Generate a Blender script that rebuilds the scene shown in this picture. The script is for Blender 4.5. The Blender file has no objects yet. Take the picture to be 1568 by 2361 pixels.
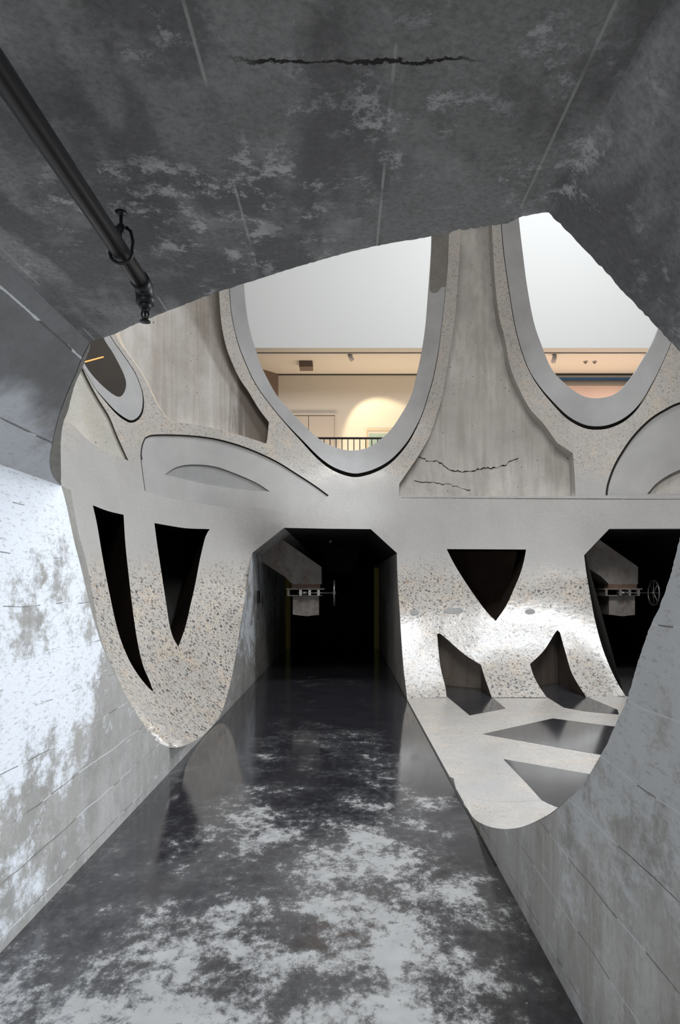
import bpy, math, random
import numpy as np
from mathutils import Vector
from mathutils.geometry import delaunay_2d_cdt

random.seed(7)
S = bpy.context.scene
COL = S.collection
EH = 1.6                       # camera height above the tunnel floor
F, CX, CY = 1574.0, 795.0, 1350.0

# ------------------------------------------------------------------ camera, world, light, exposure
cam = bpy.data.cameras.new('camera'); camo = bpy.data.objects.new('camera', cam); COL.objects.link(camo)
camo.location = (0, 0, EH); camo.rotation_euler = (math.pi/2, 0, 0)
cam.sensor_fit = 'HORIZONTAL'; cam.sensor_width = 36.0; cam.lens = 36.0*F/1568
cam.shift_x = -(CX-784)/1568; cam.shift_y = (CY-1180.5)/1568
cam.clip_start = 0.05; cam.clip_end = 200
S.camera = camo
S.view_settings.view_transform = 'Standard'; S.view_settings.look = 'None'
S.view_settings.gamma = 1.0; S.view_settings.use_curve_mapping = False
S.view_settings.exposure = 0.0

w = bpy.data.worlds.new('world'); S.world = w; w.use_nodes = True
bg = w.node_tree.nodes['Background']; bg.inputs[0].default_value = (0.95, 0.97, 1.0, 1); bg.inputs[1].default_value = 0.15

def area(name, loc, target, sx, sy, power, col=(1, 1, 1), spread=180):
    l = bpy.data.lights.new(name, 'AREA'); l.shape = 'RECTANGLE'; l.size = sx; l.size_y = sy
    l.energy = power; l.color = col; l.spread = math.radians(spread)
    o = bpy.data.objects.new(name, l); COL.objects.link(o); o.location = loc
    o.rotation_euler = (Vector(target)-Vector(loc)).to_track_quat('-Z', 'Y').to_euler()
    return o
def spot(name, loc, target, power, angle, blend=.5, col=(1, 1, 1), rad=.03):
    l = bpy.data.lights.new(name, 'SPOT'); l.energy = power; l.spot_size = math.radians(angle); l.spot_blend = blend
    l.color = col; l.shadow_soft_size = rad
    o = bpy.data.objects.new(name, l); COL.objects.link(o); o.location = loc
    o.rotation_euler = (Vector(target)-Vector(loc)).to_track_quat('-Z', 'Y').to_euler()
    return o
area('skylight_over_atrium', (4.5, 9.3, 14.5), (4.5, 9.3, 0), 6.4, 1.7, 1300, (.93, .965, 1.0))
area('front_fill', (1.6, 2.4, 11.5), (1.2, 11.5, 3.0), 6.0, 3.0, 700, (1.0, .975, .94))  # added frontal fill, softens shadows on the upper far wall
area('floor_glare_fill', (5.7, 12.2, 14.5), (5.2, 11.6, 0), 2.6, 1.3, 260, (.90, .95, 1.0))  # added light, placed to throw a glare onto the floor
area('tunnel_fill_right', (7.2, 6.2, 1.6), (-1.4, 2.6, 2.0), 3.2, 2.6, 125, (.91, .955, 1.0), 100)  # added fill for the near tunnel, from an invented opening at right
area('left_wall_fill', (6.2, 8.6, 9.8), (-1.5, 2.6, .8), 2.6, 2.6, 70, (.84, .91, 1.0), 50)  # added narrow beam that brightens the left passage wall
area('skylight_over_gallery', (2.5, 14.2, 12.5), (2.5, 15.4, 4), 12, 2.0, 14, (1.0, .99, .97))
area('tunnel_fill_behind', (-.3, -5.6, EH+.1), (-.3, 0, EH-.2), 2.0, 1.8, 7, (.92, .96, 1.0))  # added fill inside the closed passage behind the camera
area('right_wall_fill', (-1.25, -1.9, 1.0), (.87, 2.2, .35), 1.3, 1.1, 26, (.97, .985, 1.0), 130)  # added fill aimed at the right wall, no doorway is modelled

# ------------------------------------------------------------------ node helpers
def newmat(name):
    m = bpy.data.materials.new(name); m.use_nodes = True
    nt = m.node_tree; nt.nodes.clear()
    out = nt.nodes.new('ShaderNodeOutputMaterial'); b = nt.nodes.new('ShaderNodeBsdfPrincipled')
    nt.links.new(b.outputs[0], out.inputs[0])
    return m, nt, b
class N:
    def __init__(s, nt):
        s.nt = nt
        g = nt.nodes.new('ShaderNodeNewGeometry'); s.pos = g.outputs['Position']; s.nor = g.outputs['Normal']
    def L(s, a, b): s.nt.links.new(a, b)
    def inp(s, sock, v):
        if hasattr(v, 'links') or isinstance(v, bpy.types.NodeSocket): s.L(v, sock)
        else: sock.default_value = v
    def map(s, scale=(1, 1, 1), loc=(0, 0, 0), rot=(0, 0, 0), src=None):
        n = s.nt.nodes.new('ShaderNodeMapping'); s.L(src or s.pos, n.inputs[0])
        n.inputs['Location'].default_value = loc; n.inputs['Scale'].default_value = scale; n.inputs['Rotation'].default_value = rot
        return n.outputs[0]
    def noise(s, scale, detail=5, rough=.6, vec=None, dist=0, color=False):
        n = s.nt.nodes.new('ShaderNodeTexNoise'); s.L(vec or s.pos, n.inputs['Vector'])
        n.inputs['Scale'].default_value = scale; n.inputs['Detail'].default_value = detail
        n.inputs['Roughness'].default_value = rough; n.inputs['Distortion'].default_value = dist
        return n.outputs['Color' if color else 'Fac']
    def vor(s, scale, vec=None, feature='F1', rnd=1.0):
        n = s.nt.nodes.new('ShaderNodeTexVoronoi'); n.feature = feature; s.L(vec or s.pos, n.inputs['Vector'])
        n.inputs['Scale'].default_value = scale; n.inputs['Randomness'].default_value = rnd
        return n
    def ramp(s, fac, a, b, ca=(0, 0, 0, 1), cb=(1, 1, 1, 1), interp='LINEAR'):
        n = s.nt.nodes.new('ShaderNodeMapRange'); s.L(fac, n.inputs[0])
        n.inputs[1].default_value = a; n.inputs[2].default_value = b; n.inputs[3].default_value = 0; n.inputs[4].default_value = 1
        n.interpolation_type = 'SMOOTHSTEP' if interp == 'S' else 'LINEAR'
        n.clamp = True
        return n.outputs[0]
    def math(s, op, a, b=0.0, c=0.0):
        n = s.nt.nodes.new('ShaderNodeMath'); n.operation = op
        s.inp(n.inputs[0], a); s.inp(n.inputs[1], b)
        if op in ('MULTIPLY_ADD',): s.inp(n.inputs[2], c)
        return n.outputs[0]
    def mix(s, fac, a, b, mode='MIX'):
        n = s.nt.nodes.new('ShaderNodeMix'); n.data_type = 'RGBA'; n.blend_type = mode
        s.inp(n.inputs[0], fac)
        for k, v in ((6, a), (7, b)):
            if isinstance(v, bpy.types.NodeSocket): s.L(v, n.inputs[k])
            else: n.inputs[k].default_value = tuple(v)+((1,) if len(v) == 3 else ())
        return n.outputs[2]
    def sep(s, v=None):
        n = s.nt.nodes.new('ShaderNodeSeparateXYZ'); s.L(v or s.pos, n.inputs[0]); return n.outputs
    def comb(s, x, y, z):
        n = s.nt.nodes.new('ShaderNodeCombineXYZ'); s.inp(n.inputs[0], x); s.inp(n.inputs[1], y); s.inp(n.inputs[2], z); return n.outputs[0]
    def bump(s, b, h, strength=.3, dist=.01):
        n = s.nt.nodes.new('ShaderNodeBump'); s.L(h, n.inputs['Height']); n.inputs['Strength'].default_value = strength
        n.inputs['Distance'].default_value = dist; s.L(n.outputs[0], b.inputs['Normal'])
def simple(name, col, rough=.6, metal=0.0, var=.12, scale=30, emit=None, es=0):
    m, nt, b = newmat(name); n = N(nt)
    c = n.mix(n.noise(scale), [k*(1-var) for k in col], [min(1, k*(1+var)) for k in col])
    n.L(c, b.inputs['Base Color']); b.inputs['Roughness'].default_value = rough; b.inputs['Metallic'].default_value = metal
    if emit: b.inputs['Emission Color'].default_value = (*emit, 1); b.inputs['Emission Strength'].default_value = es
    return m
def g(v): return (v, v, v)

def mat_aggregate(name, floorlike=False):
    """polished cream terrazzo: chips show where the carve bites deep, smoother grey render above"""
    m, nt, b = newmat(name); n = N(nt); sx, sy, sz = n.sep()
    cream = n.mix(n.noise(1.6, 4), (.43, .40, .365), (.60, .575, .53))
    cream = n.mix(n.ramp(n.noise(3.1, 5, .6, n.map(loc=(4, 2, 1))), .52, .75), cream, (.66, .55, .43))
    mott = n.noise(45, 4, .7); cream = n.mix(n.math('MULTIPLY', n.ramp(mott, .40, .62), .35), cream, (.27, .26, .25))
    grey = n.mix(n.noise(1.1, 5, .55), (.36, .355, .35), (.50, .49, .48))
    grey = n.mix(n.math('MULTIPLY', n.ramp(n.noise(90, 2, .5), .56, .66), .5), grey, (.2, .2, .195))
    if floorlike: dens = n.math('MULTIPLY', n.ramp(n.noise(1.2, 3), .30, .55), .75)
    else:
        zz = n.math('MULTIPLY_ADD', n.noise(.9, 4), 1.1, sz)
        dens = n.math('MAXIMUM', n.ramp(zz, 2.62, 2.15), n.math('MULTIPLY', n.ramp(zz, 3.75, 4.15), .75))
    base = n.mix(dens, grey, cream)
    # elongated chips, three sizes, warped so they are angular rather than dots
    warp = n.mix(.06, n.pos, n.noise(22, 2, .6, color=True), 'ADD')
    def chips(sc, thr, keep, amt):
        v = n.vor(sc, warp)
        rc = n.sep(v.outputs['Color'])
        size = n.math('MULTIPLY', rc[1], thr)
        isd = n.math('LESS_THAN', v.outputs['Distance'], size)
        k = n.math('LESS_THAN', rc[0], keep)
        return n.math('MULTIPLY', n.math('MULTIPLY', isd, k), amt), rc
    dlow = dens if floorlike else n.ramp(zz, 2.62, 2.15)
    for sc, thr, keep, amt in ((30, .38, .35, .7), (60, .5, .5, .7), (110, .5, .5, .6)) if floorlike else ((17, .44, .45, .97), (28, .54, .70, .95), (52, .55, .65, .85), (95, .5, .5, .5)):
        f_, rc = chips(sc, thr, keep, amt)
        cc = n.mix(rc[2], (.035, .035, .045), (.23, .22, .21))
        cc = n.mix(n.math('GREATER_THAN', rc[2], .86), cc, (.36, .27, .19))
        base = n.mix(n.math('MULTIPLY', f_, dens if sc > 45 else dlow), base, cc)
    st = n.noise(1.3, 5, .65, n.map((2.0, 2.0, .35)))
    base = n.mix(n.math('MULTIPLY', n.ramp(st, .50, .75), .22), base, (.30, .275, .24))
    n.L(base, b.inputs['Base Color'])
    r = n.math('MULTIPLY_ADD', n.noise(5, 4), .12, .22 if floorlike else .15)
    n.L(n.mix(dens, (.55, .55, .55), n.comb(r, r, r)) if not floorlike else r, b.inputs['Roughness'])
    b.inputs['Specular IOR Level'].default_value = .55
    n.bump(b, n.math('ADD', n.math('MULTIPLY', n.noise(2.2, 4, .6), 3.0), n.math('MULTIPLY', n.noise(14, 4), .6)), .14, .02)
    return m

def mat_concrete(name, c1, c2, rough=.7, streak=0.0, streakc=(.2, .18, .15), sscale=(5, 5, .35), pits=.0, bump=.25, fine=.25, spec=.3, boards=0.0, bscale=9, xstain=None, light=None, lam=.0):
    m, nt, b = newmat(name); n = N(nt); sx, sy, sz = n.sep()
    c = n.mix(n.ramp(n.noise(1.3, 6, .6), .3, .7), c1, c2)
    c = n.mix(n.math('MULTIPLY', n.ramp(n.noise(60, 4, .7), .45, .65), fine), c, [k*.55 for k in c1])
    if streak:
        c = n.mix(n.math('MULTIPLY', n.ramp(n.noise(1.0, 6, .7, n.map(sscale)), .45, .72), streak), c, streakc)
        c = n.mix(n.math('MULTIPLY', n.ramp(n.noise(1.0, 6, .7, n.map(sscale, (7, 3, 2))), .55, .8), streak*.7), c, [min(1, k*1.3) for k in c2])
    if xstain is not None:
        q = n.math('ADD', sx, n.math('MULTIPLY', n.noise(1.0, 6, .7, n.map((5, 5, .5))), .9))
        c = n.mix(n.math('MULTIPLY', n.ramp(q, xstain, xstain+.22), .9), c, (.13, .108, .09))
    if light:
        pm = n.math('MULTIPLY', n.ramp(n.noise(2.2, 9, .72), .54, .60), n.ramp(n.noise(.7, 2), .42, .56))
        c = n.mix(n.math('MULTIPLY', pm, lam), c, light)
    h = n.noise(20, 6, .7)
    if boards:
        bw = n.noise(1.0, 3, .6, n.comb(n.math('MULTIPLY', sx, bscale), n.math('MULTIPLY', sy, bscale), n.math('MULTIPLY', sz, .3)))
        h = n.math('ADD', n.math('MULTIPLY', bw, boards*2.5), n.math('MULTIPLY', h, .35))
    if pits:
        v = n.vor(14); rc = n.sep(v.outputs['Color'])
        p = n.math('MULTIPLY', n.math('LESS_THAN', v.outputs['Distance'], n.math('MULTIPLY', rc[1], .16)), n.math('LESS_THAN', rc[0], pits))
        c = n.mix(p, c, (.03, .028, .025)); h = n.math('SUBTRACT', h, p)
    n.L(c, b.inputs['Base Color']); b.inputs['Roughness'].default_value = rough; b.inputs['Specular IOR Level'].default_value = spec
    n.bump(b, h, bump, .02)
    return m

def mat_board_wall(name, dark, mid, paint, pamt, thr=.5, stain=.35, wobble=.10, soot=None, jl=.38):
    """board-marked tunnel wall with worn white paint; joints run along the tunnel (world Y)"""
    m, nt, b = newmat(name); n = N(nt); sx, sy, sz = n.sep()
    wob = n.math('MULTIPLY_ADD', n.noise(.8, 3), wobble, sz)
    c = n.mix(n.ramp(n.noise(1.4, 6, .62), .32, .66), dark, mid)
    c = n.mix(n.math('MULTIPLY', n.ramp(n.noise(50, 4, .7), .45, .65), .25), c, [k*.6 for k in dark])
    # vertical drip stains
    dr = n.noise(1.0, 7, .72, n.map((6, 6, .8)))
    c = n.mix(n.math('MULTIPLY', n.ramp(dr, .46, .66), stain), c, (.27, .24, .195))
    c = n.mix(n.math('MULTIPLY', n.ramp(n.noise(2.4, 8, .74, n.map(loc=(8, 8, 8))), .50, .62), stain*.9), c, [k*.55 for k in dark])
    c = n.mix(n.math('MULTIPLY', n.ramp(n.noise(5.0, 9, .78, n.map(loc=(2, 8, 1))), .56, .66), .5), c, [min(1, k*1.25) for k in mid])
    # paint: broken patches
    big = n.noise(.9, 3, .5, n.map((1, 1, 1.2), (3, 1, 0)))
    fine = n.noise(4.2, 12, .78, n.map((1, 1, 1.3)))
    pt = n.math('ADD', n.math('MULTIPLY', big, .9), n.math('MULTIPLY', fine, 1.0))
    pt = n.math('ADD', pt, n.math('MULTIPLY', n.math('SUBTRACT', n.ramp(sz, -.1, 1.9), .60), .30))
    pt = n.math('ADD', pt, n.math('MULTIPLY', n.ramp(sy, 4.4, 3.0), .05))
    pm = n.math('MULTIPLY', n.ramp(pt, thr*1.9-.04, thr*1.9+.07), pamt)
    pm = n.math('MULTIPLY', pm, n.ramp(n.noise(30, 8, .8, n.map((1, .5, 2))), .36, .46))
    c = n.mix(pm, c, paint)
    scr = n.noise(1.0, 9, .8, n.map((3, 3, 14)))
    c = n.mix(n.math('MULTIPLY', n.ramp(scr, .60, .66), .55*pamt), c, paint)
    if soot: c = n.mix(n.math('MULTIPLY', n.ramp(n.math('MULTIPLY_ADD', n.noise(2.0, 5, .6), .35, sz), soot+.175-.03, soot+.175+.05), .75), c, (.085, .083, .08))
    # joints between boards
    fr = n.math('FRACT', n.math('MULTIPLY', wob, 4.2))
    j = n.math('LESS_THAN', n.math('ABSOLUTE', n.math('SUBTRACT', fr, .5)), n.math('MULTIPLY_ADD', n.noise(9, 6, .8), .030, -.004))
    jsel = n.ramp(n.noise(1.1, 4, .6, n.map((1, 1, 2), (9, 0, 0))), jl, jl+.12)
    jb = n.math('MULTIPLY', j, jsel)
    c = n.mix(n.math('MULTIPLY', jb, .75), c, n.mix(n.math('GREATER_THAN', n.noise(2.3, 2), .5), (.09, .085, .075), (.72, .74, .76)))
    n.L(c, b.inputs['Base Color']); 
    n.L(n.math('MULTIPLY_ADD', n.noise(6, 4), .25, .33), b.inputs['Roughness'])
    b.inputs['Specular IOR Level'].default_value = .45
    step = n.noise(1.0, 0, 0, n.comb(0.0, 0.0, n.math('MULTIPLY', n.math('FLOOR', n.math('MULTIPLY', wob, 4.2)), 3.7)))
    h = n.math('ADD', n.math('MULTIPLY', n.noise(11, 7, .7), .5), n.math('ADD', n.math('MULTIPLY', step, .6), n.math('MULTIPLY', jb, -.5)))
    n.bump(b, h, .35, .02)
    return m

def mat_floor():
    m, nt, b = newmat('worn dark screed'); n = N(nt); sx, sy, sz = n.sep()
    dark = n.mix(n.noise(3, 5), (.012, .012, .015), (.030, .030, .035))
    pale = n.mix(n.noise(9, 5), (.24, .245, .25), (.46, .465, .46))
    d = n.math('ABSOLUTE', n.math('ADD', sx, .22))          # wear keeps to the walked middle of the passage
    wear = n.ramp(d, 1.12, .35, interp='S')
    near = n.ramp(sy, 8.5, 2.6)
    big = n.noise(.80, 4, .58, n.map((1.15, .8, 1), (2.3, 5.1, 0)))
    midn = n.noise(3.3, 7, .7, n.map((1.1, .9, 1), (5, 2, 0)))
    fine = n.noise(15, 14, .80, n.map((1.15, .8, 1), (1, 2, 0)))
    t = n.math('ADD', n.math('MULTIPLY', big, .62), n.math('ADD', n.math('MULTIPLY', fine, .55), n.math('MULTIPLY', midn, .58)))
    t = n.math('ADD', t, n.math('MULTIPLY', wear, .14)); t = n.math('ADD', t, n.math('MULTIPLY', near, .15))
    t = n.math('SUBTRACT', t, n.math('MULTIPLY', n.ramp(sy, 5.0, 8.5), .085))
    mk = n.ramp(t, 1.075, 1.17)
    haze = n.math('MULTIPLY', n.ramp(t, .98, 1.12), .14)
    scr = n.ramp(n.noise(1.0, 6, .85, n.map((.5, 26, 1), (0, 0, 0), (0, 0, .3))), .70, .74)
    fac = n.math('MAXIMUM', n.math('MAXIMUM', n.math('MULTIPLY', mk, .92), haze), n.math('MULTIPLY', scr, .2))
    v = n.vor(9); rc = n.sep(v.outputs['Color'])
    speck = n.math('MULTIPLY', n.math('LESS_THAN', v.outputs['Distance'], .035), n.math('LESS_THAN', rc[0], .35))
    fac = n.math('MAXIMUM', fac, n.math('MULTIPLY', speck, .8))
    n.L(n.mix(fac, dark, pale), b.inputs['Base Color'])
    n.L(n.math('MULTIPLY_ADD', fac, .30, n.math('MULTIPLY_ADD', n.noise(2.5, 4), .09, .045)), b.inputs['Roughness'])
    b.inputs['Specular IOR Level'].default_value = .65
    n.bump(b, n.math('ADD', n.noise(4, 5, .6), n.math('MULTIPLY', fac, .3)), .07, .01)
    return m

def mat_ceiling():
    m, nt, b = newmat('dark cut concrete soffit'); n = N(nt); sx, sy, sz = n.sep()
    c = n.mix(n.ramp(n.noise(1.5, 7, .65), .3, .7), (.23, .227, .222), (.41, .405, .40))
    c = n.mix(n.math('MULTIPLY', n.ramp(n.noise(2.6, 3, .6, n.map((1.6, .5, 1), (4, 4, 0))), .46, .55), .65), c, (.10, .097, .10))
    c = n.mix(n.math('MULTIPLY', n.ramp(n.noise(70, 4, .7), .40, .66), .45), c, (.07, .068, .065))
    bx = n.math('MULTIPLY', n.math('ADD', sx, .26), 2.9)
    bt = n.noise(1.0, 0, 0, n.comb(n.math('MULTIPLY', n.math('FLOOR', bx), 5.3), 0.0, 0.0))
    c = n.mix(n.math('MULTIPLY', n.ramp(bt, .35, .65), .30), c, (.16, .155, .15))
    bj = n.math('MULTIPLY', n.math('LESS_THAN', n.math('FRACT', bx), .018), n.ramp(n.noise(3, 4), .45, .5))
    c = n.mix(n.math('MULTIPLY', bj, .6), c, (.5, .49, .47))
    c = n.mix(n.math('MULTIPLY', n.ramp(n.noise(4.5, 8, .75, n.map(loc=(3, 3, 3))), .52, .64), .32), c, (.50, .49, .48))
    fl = n.math('MULTIPLY', n.ramp(n.noise(11, 10, .80), .535, .60), n.ramp(n.noise(2.2, 4, .6, n.map(loc=(1, 6, 0))), .47, .58))
    c = n.mix(n.math('MULTIPLY', fl, .7), c, (.66, .66, .66))
    # wandering shrinkage crack across the soffit
    cr = n.math('ABSOLUTE', n.math('SUBTRACT', n.math('MULTIPLY_ADD', n.noise(6, 7, .75), .10, sy), 1.265))
    crm = n.math('MULTIPLY', n.math('LESS_THAN', cr, n.math('MULTIPLY', n.noise(9, 2), .008)), n.ramp(n.math('ABSOLUTE', n.math('SUBTRACT', sx, .02)), .24, .17))
    c = n.mix(crm, c, (.02, .018, .016))
    v = n.vor(5.5); rc = n.sep(v.outputs['Color'])
    p = n.math('MULTIPLY', n.math('LESS_THAN', v.outputs['Distance'], n.math('MULTIPLY', rc[1], .055)), n.math('LESS_THAN', rc[0], .35))
    c = n.mix(p, c, (.015, .013, .012))
    n.L(c, b.inputs['Base Color']); b.inputs['Roughness'].default_value = .72; b.inputs['Specular IOR Level'].default_value = .35
    h = n.math('SUBTRACT', n.math('ADD', n.math('MULTIPLY', n.noise(22, 8, .75), .6), n.noise(3, 4)), n.math('ADD', p, crm))
    n.bump(b, h, .45, .02)
    return m

M = {}
M['agg'] = mat_aggregate('polished aggregate concrete')
M['aggf'] = mat_aggregate('ground aggregate floor', True)
M['sleeve'] = mat_concrete('smooth grey sleeve concrete', (.33, .33, .335), (.45, .45, .455), .42, .15, (.3, .29, .27), fine=.1, bump=.05, spec=.5)
M['plug'] = mat_concrete('smooth grey infill concrete', (.36, .36, .36), (.47, .465, .46), .55, .2, (.36, .33, .29), sscale=(2, 2, .8), fine=.1, bump=.05)
M['plug2'] = mat_concrete('darker infill concrete', (.27, .275, .28), (.36, .36, .36), .6, .3, (.3, .28, .25), fine=.15, bump=.08)
M['column'] = mat_concrete('streaked silo concrete', (.42, .40, .375), (.58, .56, .53), .75, .6, (.27, .25, .225), sscale=(6, 6, .28), pits=.14, boards=.25, bump=.22)
M['columnb'] = mat_concrete('brown stained silo concrete', (.36, .335, .305), (.58, .56, .535), .7, .75, (.23, .185, .145), sscale=(4.2, 4.2, .16), pits=.12, boards=.35, bump=.25, xstain=-1.42)
M['rough'] = mat_concrete('rough cream silo concrete', (.42, .41, .37), (.60, .58, .53), .8, .25, (.4, .33, .22), sscale=(3, 3, 1), pits=.1, bump=.6)
M['band'] = mat_concrete('exposed rim aggregate', (.46, .40, .33), (.62, .53, .44), .6, 0, fine=.35, pits=.1, bump=.2)
M['gap'] = simple('shadow gap', (.03, .028, .026), .9)
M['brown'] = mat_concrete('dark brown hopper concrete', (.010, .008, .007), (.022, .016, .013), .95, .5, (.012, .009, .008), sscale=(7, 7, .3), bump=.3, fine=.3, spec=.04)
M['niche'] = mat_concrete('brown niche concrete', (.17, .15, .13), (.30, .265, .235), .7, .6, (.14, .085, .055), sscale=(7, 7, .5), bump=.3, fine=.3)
M['niche_shade'] = mat_concrete('shaded brown niche concrete', (.11, .092, .08), (.20, .17, .148), .7, .6, (.10, .06, .04), sscale=(7, 7, .5), bump=.3, fine=.3)  # same concrete with shade in its colour, for the faces turned away
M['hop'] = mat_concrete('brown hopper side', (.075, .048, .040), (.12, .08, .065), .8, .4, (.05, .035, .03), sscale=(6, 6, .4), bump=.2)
M['hop_shade'] = mat_concrete('shaded brown hopper side', (.045, .030, .026), (.075, .052, .045), .8, .4, (.03, .02, .02), sscale=(6, 6, .4), bump=.2)  # shaded copy of the hopper side, shade put into the base colour
M['left'] = mat_board_wall('whitewashed board-marked concrete', (.30, .295, .28), (.46, .455, .445), (.80, .84, .90), .92, thr=.512)
M['right'] = mat_board_wall('bare board-marked concrete', (.42, .41, .385), (.60, .59, .57), (.70, .715, .73), .75, thr=.53, stain=.6)
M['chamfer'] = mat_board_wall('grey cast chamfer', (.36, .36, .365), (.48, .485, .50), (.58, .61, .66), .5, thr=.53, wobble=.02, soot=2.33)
M['rim'] = mat_concrete('broken concrete rim', (.17, .165, .15), (.30, .29, .27), .8, .4, (.2, .17, .12), sscale=(9, 9, 3), bump=.5, fine=.4)
M['ceil'] = mat_ceiling()
M['floor'] = mat_floor()
M['inlay'] = simple('polished dark screed', (.030, .030, .034), .11, var=.45, scale=4)
M['dark'] = simple('shade-toned concrete', (.013, .0125, .012), .85, var=.4, scale=4)  # near-black base colour holds the darkness of the unlit tunnels
M['white'] = simple('white painted board', (.60, .60, .585), .8, var=.01)
M['warmw'] = simple('cream painted wall', (.74, .70, .64), .8, var=.02)
M['door'] = simple('pale painted door', (.68, .62, .56), .6, var=.02)
M['brownwall'] = simple('brown painted wall', (.20, .15, .125), .8, var=.06)
M['ovalwall'] = simple('dark brown concrete', (.05, .042, .034), .8, var=.2, scale=5)
M['black'] = simple('black painted steel', (.012, .012, .013), .45, var=.1)
M['pipe'] = simple('black pipe', (.005, .005, .006), .33, 0, var=.1)
M['iron'] = mat_concrete('galvanised rusted sheet', (.22, .205, .195), (.42, .40, .38), .5, .7, (.17, .09, .05), sscale=(7, 7, 5), bump=.15, fine=.3, spec=.5)
M['rust'] = mat_concrete('rusty flange', (.12, .055, .03), (.30, .20, .15), .7, .4, (.35, .33, .3), sscale=(20, 20, 8), bump=.3, fine=.3)
M['steel'] = simple('worn steel', (.42, .41, .40), .35, .8, var=.15)
M['lampw'] = simple('grey lamp housing', (.42, .41, .42), .5, var=.05)
M['yellow'] = simple('yellow painted steel', (.40, .36, .06), .6, var=.2)
M['blue'] = simple('blue painted rail', (.03, .13, .30), .5)
M['pink'] = simple('pink panel', (.80, .62, .58), .7, var=.03)
M['frame'] = simple('pale picture frame', (.62, .48, .30), .5)
M['art'] = simple('pale teal print', (.33, .46, .42), .6, var=.25, scale=3)
M['orange'] = simple('orange light strip', (.9, .4, .1), .5, emit=(1, .42, .12), es=1.2)
M['led'] = simple('lit lens', (.9, .8, .6), .5, emit=(1, .8, .5), es=3)

# ------------------------------------------------------------------ object helpers
def mesh_obj(name, verts, faces, mat, parent=None, smooth=False, zrel=True, rng=None):
    me = bpy.data.meshes.new(name)
    vs = [(v[0], v[1], v[2]+(EH if zrel else 0)) for v in verts]
    if parent is not None: 
        l = parent.location; vs = [(v[0]-l[0], v[1]-l[1], v[2]-l[2]) for v in vs]
    me.from_pydata(vs, [], [list(map(int, f)) for f in faces])
    me.materials.append(mat)
    if smooth: me.shade_smooth()
    me.update()
    o = bpy.data.objects.new(name, me); COL.objects.link(o)
    if parent is not None: o.parent = parent
    return o
def tag(o, label=None, cat=None, group=None, kind=None):
    if label: o['label'] = label
    if cat: o['category'] = cat
    if group: o['group'] = group
    if kind: o['kind'] = kind
    return o
def struct(o, label, cat): return tag(o, label, cat, kind='structure')
def empty(name, loc, label, cat, group=None):
    o = bpy.data.objects.new(name, None); COL.objects.link(o); o.location = loc; o.empty_display_size = .1
    return tag(o, label, cat, group)
class MB:
    def __init__(s): s.v = []; s.f = []
    def add(s, v, f):
        k = len(s.v); s.v += [tuple(map(float, q)) for q in v]; s.f += [[i+k for i in q] for q in f]; return s
    def box(s, a, b):
        x0, y0, z0 = a; x1, y1, z1 = b
        return s.add([(x0, y0, z0), (x1, y0, z0), (x1, y1, z0), (x0, y1, z0), (x0, y0, z1), (x1, y0, z1), (x1, y1, z1), (x0, y1, z1)],
                     [(0, 3, 2, 1), (4, 5, 6, 7), (0, 1, 5, 4), (1, 2, 6, 5), (2, 3, 7, 6), (3, 0, 4, 7)])
    def prism(s, poly, y0, y1):      # poly in x,z ; extruded in y
        n = len(poly)
        return s.add([(x, y0, z) for x, z in poly]+[(x, y1, z) for x, z in poly],
                     [list(range(n)), list(range(2*n-1, n-1, -1))]+[(i, i+n, (i+1) % n+n, (i+1) % n) for i in range(n)])
    def tube(s, pts, r, seg=16, caps=True):
        pts = [Vector(p) for p in pts]; rs = r if isinstance(r, (list, tuple)) else [r]*len(pts)
        k = len(s.v); up = None
        for i, p in enumerate(pts):
            t = (pts[min(i+1, len(pts)-1)]-pts[max(i-1, 0)]).normalized()
            if up is None: up = Vector((0, 0, 1)) if abs(t.z) < .9 else Vector((1, 0, 0))
            a = t.cross(up).normalized(); b2 = a.cross(t).normalized(); up = b2
            for j in range(seg):
                th = 2*math.pi*j/seg; q = p+(a*math.cos(th)+b2*math.sin(th))*rs[i]; s.v.append(tuple(q))
        for i in range(len(pts)-1):
            for j in range(seg):
                s.f.append([k+i*seg+j, k+i*seg+(j+1) % seg, k+(i+1)*seg+(j+1) % seg, k+(i+1)*seg+j])
        if caps:
            s.f.append([k+j for j in range(seg)][::-1]); e = k+(len(pts)-1)*seg; s.f.append([e+j for j in range(seg)])
        return s
    def ring(s, c, R, r, axis='x', seg=40, sub=10):
        pts = []
        for i in range(seg+1):
            a = 2*math.pi*i/seg
            d = {'x': (0, math.cos(a), math.sin(a)), 'y': (math.cos(a), 0, math.sin(a)), 'z': (math.cos(a), math.sin(a), 0)}[axis]
            pts.append((c[0]+R*d[0], c[1]+R*d[1], c[2]+R*d[2]))
        # explicit torus
        k = len(s.v)
        for i in range(seg):
            a = 2*math.pi*i/seg; d = Vector({'x': (0, math.cos(a), math.sin(a)), 'y': (math.cos(a), 0, math.sin(a)), 'z': (math.cos(a), math.sin(a), 0)}[axis])
            n = Vector({'x': (1, 0, 0), 'y': (0, 1, 0), 'z': (0, 0, 1)}[axis])
            for j in range(sub):
                b = 2*math.pi*j/sub
                s.v.append(tuple(Vector(c)+d*(R+r*math.cos(b))+n*(r*math.sin(b))))
        for i in range(seg):
            for j in range(sub):
                s.f.append([k+i*sub+j, k+i*sub+(j+1) % sub, k+((i+1) % seg)*sub+(j+1) % sub, k+((i+1) % seg)*sub+j])
        return s
    def build(s, name, mat, parent=None, smooth=False): return mesh_obj(name, s.v, s.f, mat, parent, smooth)

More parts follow.
